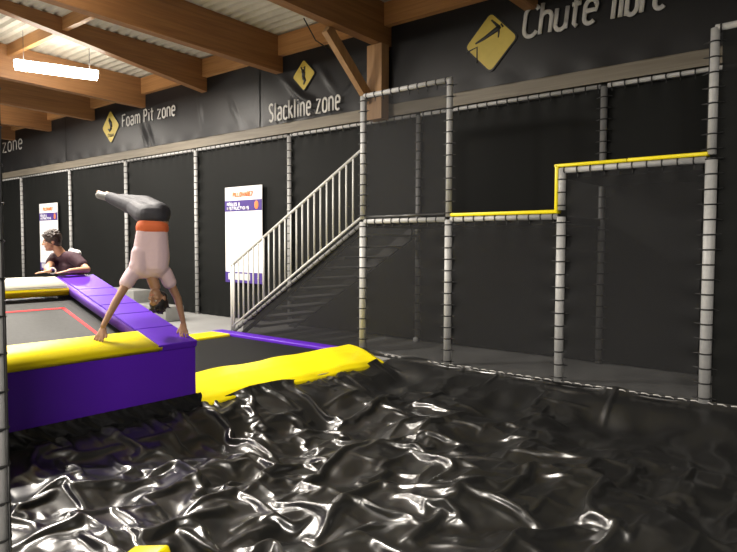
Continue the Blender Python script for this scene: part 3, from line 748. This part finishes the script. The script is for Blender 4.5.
o = m.build('tee_shirt', M['tee'], g, fixn=False); remesh(o, .009, 5)
m = MB(); m.cap((.145, .07, 1.80), (.05, .05, 1.80), .112, .110); o = m.build('waistband_shirt', M['orange'], g, fixn=False); remesh(o, .01, 4)
m = MB(); m.cap((.14, .09, 1.92), (.06, .08, 1.92), .122, .122); m.cap((.03, .10, 1.93), kA, .115, .095); m.cap(kA, Vector(fA)+Vector((-.01, .0, .0)), .094, .062)
m.cap((.15, .12, 1.95), kB, .115, .095); m.cap(kB, Vector(fB)+Vector((-.01, .0, .0)), .094, .062)
sh = MB()
for f_ in (fA, fB): f_ = Vector(f_); sh.cap(f_+Vector((-.02, .02, .0)), f_+Vector((-.15, .04, .03)), .046, .040)
sh.build('shoes', M['block'], g)
o = m.build('trousers', M['trousers'], g, fixn=False); remesh(o, .009, 5)

# man leaning on the rear pad
h = empty('person', (-8.0, 3.6, 0), ROT, label='man in maroon tee leaning on the rear pad of the tilted trampoline', cat='person')
m = MB()
pelL, pelR = (.02, .30, .93), (.20, .22, .93)
m.cap(pelL, pelR, .115, .115); m.cap((.10, .20, 1.0), (.08, .10, 1.18), .125, .135); m.cap((.0, .10, 1.33), (.12, .02, 1.33), .125, .120); m.cap((-.10, .10, 1.46), (.13, -.05, 1.46), .075, .075)
m.cap((.0, .02, 1.47), (-.075, -.03, 1.60), .060, .056)
sN, eN, wN = (.185, -.09, 1.46), (.385, -.20, 1.325), (.265, -.40, 1.315)
sF, eF, wF = (-.15, .11, 1.455), (-.10, -.20, 1.33), (.075, -.50, 1.318)
m.cap(sN, eN, .055, .043); m.cap(eN, wN, .043, .028); m.cap(sF, eF, .055, .042); m.cap(eF, wF, .042, .028)
hand(m, wN, (-.6, -.6, -.12), (-.5, .6, 0), (0, 0, -1), .95, .05); hand(m, wF, (-.6, -.55, -.12), (.3, -.6, 0), (0, 0, -1), .95, .05)
for px, py in ((.02, .30), (.20, .22)):
    m.cap((px, py, .90), (px+.01, py-.02, .50), .088, .060); m.cap((px+.01, py-.02, .50), (px+.02, py+.08, .10), .060, .040); m.cap((px+.02, py+.08, .06), (px-.04, py-.09, .035), .040, .032)
P, rot = head(m, (-.115, -.05, 1.665), (-.12, -.04, 1), (-1, -.55, -.22), 1.0)
body = m.build('body', M['skin'], h, fixn=False); remesh(body, .007, 3)
face_bits(P, rot, 1.0, h); hairdo(P, rot, 1.08, h, M['hair'], 110)
m = MB(); m.cap((.03, .28, 1.0), (.17, .22, 1.0), .125, .125); m.cap((.10, .20, 1.05), (.08, .10, 1.2), .140, .145); m.cap((.0, .10, 1.34), (.12, .02, 1.34), .142, .135)
m.cap((-.11, .10, 1.46), (.14, -.05, 1.46), .086, .086); m.cap(sN, (.30, -.15, 1.385), .080, .072); m.cap(sF, (-.13, -.03, 1.40), .080, .070)
o = m.build('tee_shirt', M['maroon'], h, fixn=False); remesh(o, .009, 5)
m = MB(); m.cap((.03, .30, .93), (.19, .23, .93), .128, .128)
for px, py in ((.02, .30), (.20, .22)): m.cap((px, py, .90), (px+.01, py-.02, .52), .104, .090)
o = m.build('shorts', M['denim'], h, fixn=False); remesh(o, .010, 4)
m = MB()
for px, py in ((.02, .30), (.20, .22)): m.cap((px+.02, py+.08, .065), (px-.05, py-.10, .045), .052, .044)
m.build('shoes', M['cord'], h)
MB().cap((.07, .07, 1.545), (.16, .06, 1.52), .035, .04).build('collar', M['white'], h)
MB().ring(Vector(wF)+Vector((.02, .04, .0)), (.5, -.9, 0), .034, .009).build('wristband', M['poster'], h)

# ------------------------------------------------------------------ world, camera
w = bpy.data.worlds.new('dim_hall'); scene.world = w; w.use_nodes = True
w.node_tree.nodes['Background'].inputs[0].default_value = (.03, .028, .025, 1)
cd = bpy.data.cameras.new('camera'); cam = bpy.data.objects.new('camera', cd); COL.objects.link(cam); scene.camera = cam
cd.sensor_width = 36; cd.lens = 628.08/737*36; cd.clip_start = .05
cam.location = (0, 0, 1.65)
yw, pi_, ro = R(39.845), R(2.93), R(.194)
fw = Vector((-math.sin(yw)*math.cos(pi_), math.cos(yw)*math.cos(pi_), -math.sin(pi_)))
rt = Vector((math.cos(yw), math.sin(yw), 0)); up = rt.cross(fw)
rt2 = rt*math.cos(ro)+up*math.sin(ro); up2 = up*math.cos(ro)-rt*math.sin(ro)
cam.rotation_euler = Matrix((rt2, up2, -fw)).transposed().to_euler()
vs_ = scene.view_settings; vs_.view_transform = 'Standard'; vs_.look = 'None'; vs_.gamma = 1; vs_.exposure = 1.45; vs_.use_curve_mapping = False
scene.cycles.transparent_max_bounces = 24; scene.cycles.max_bounces = 8
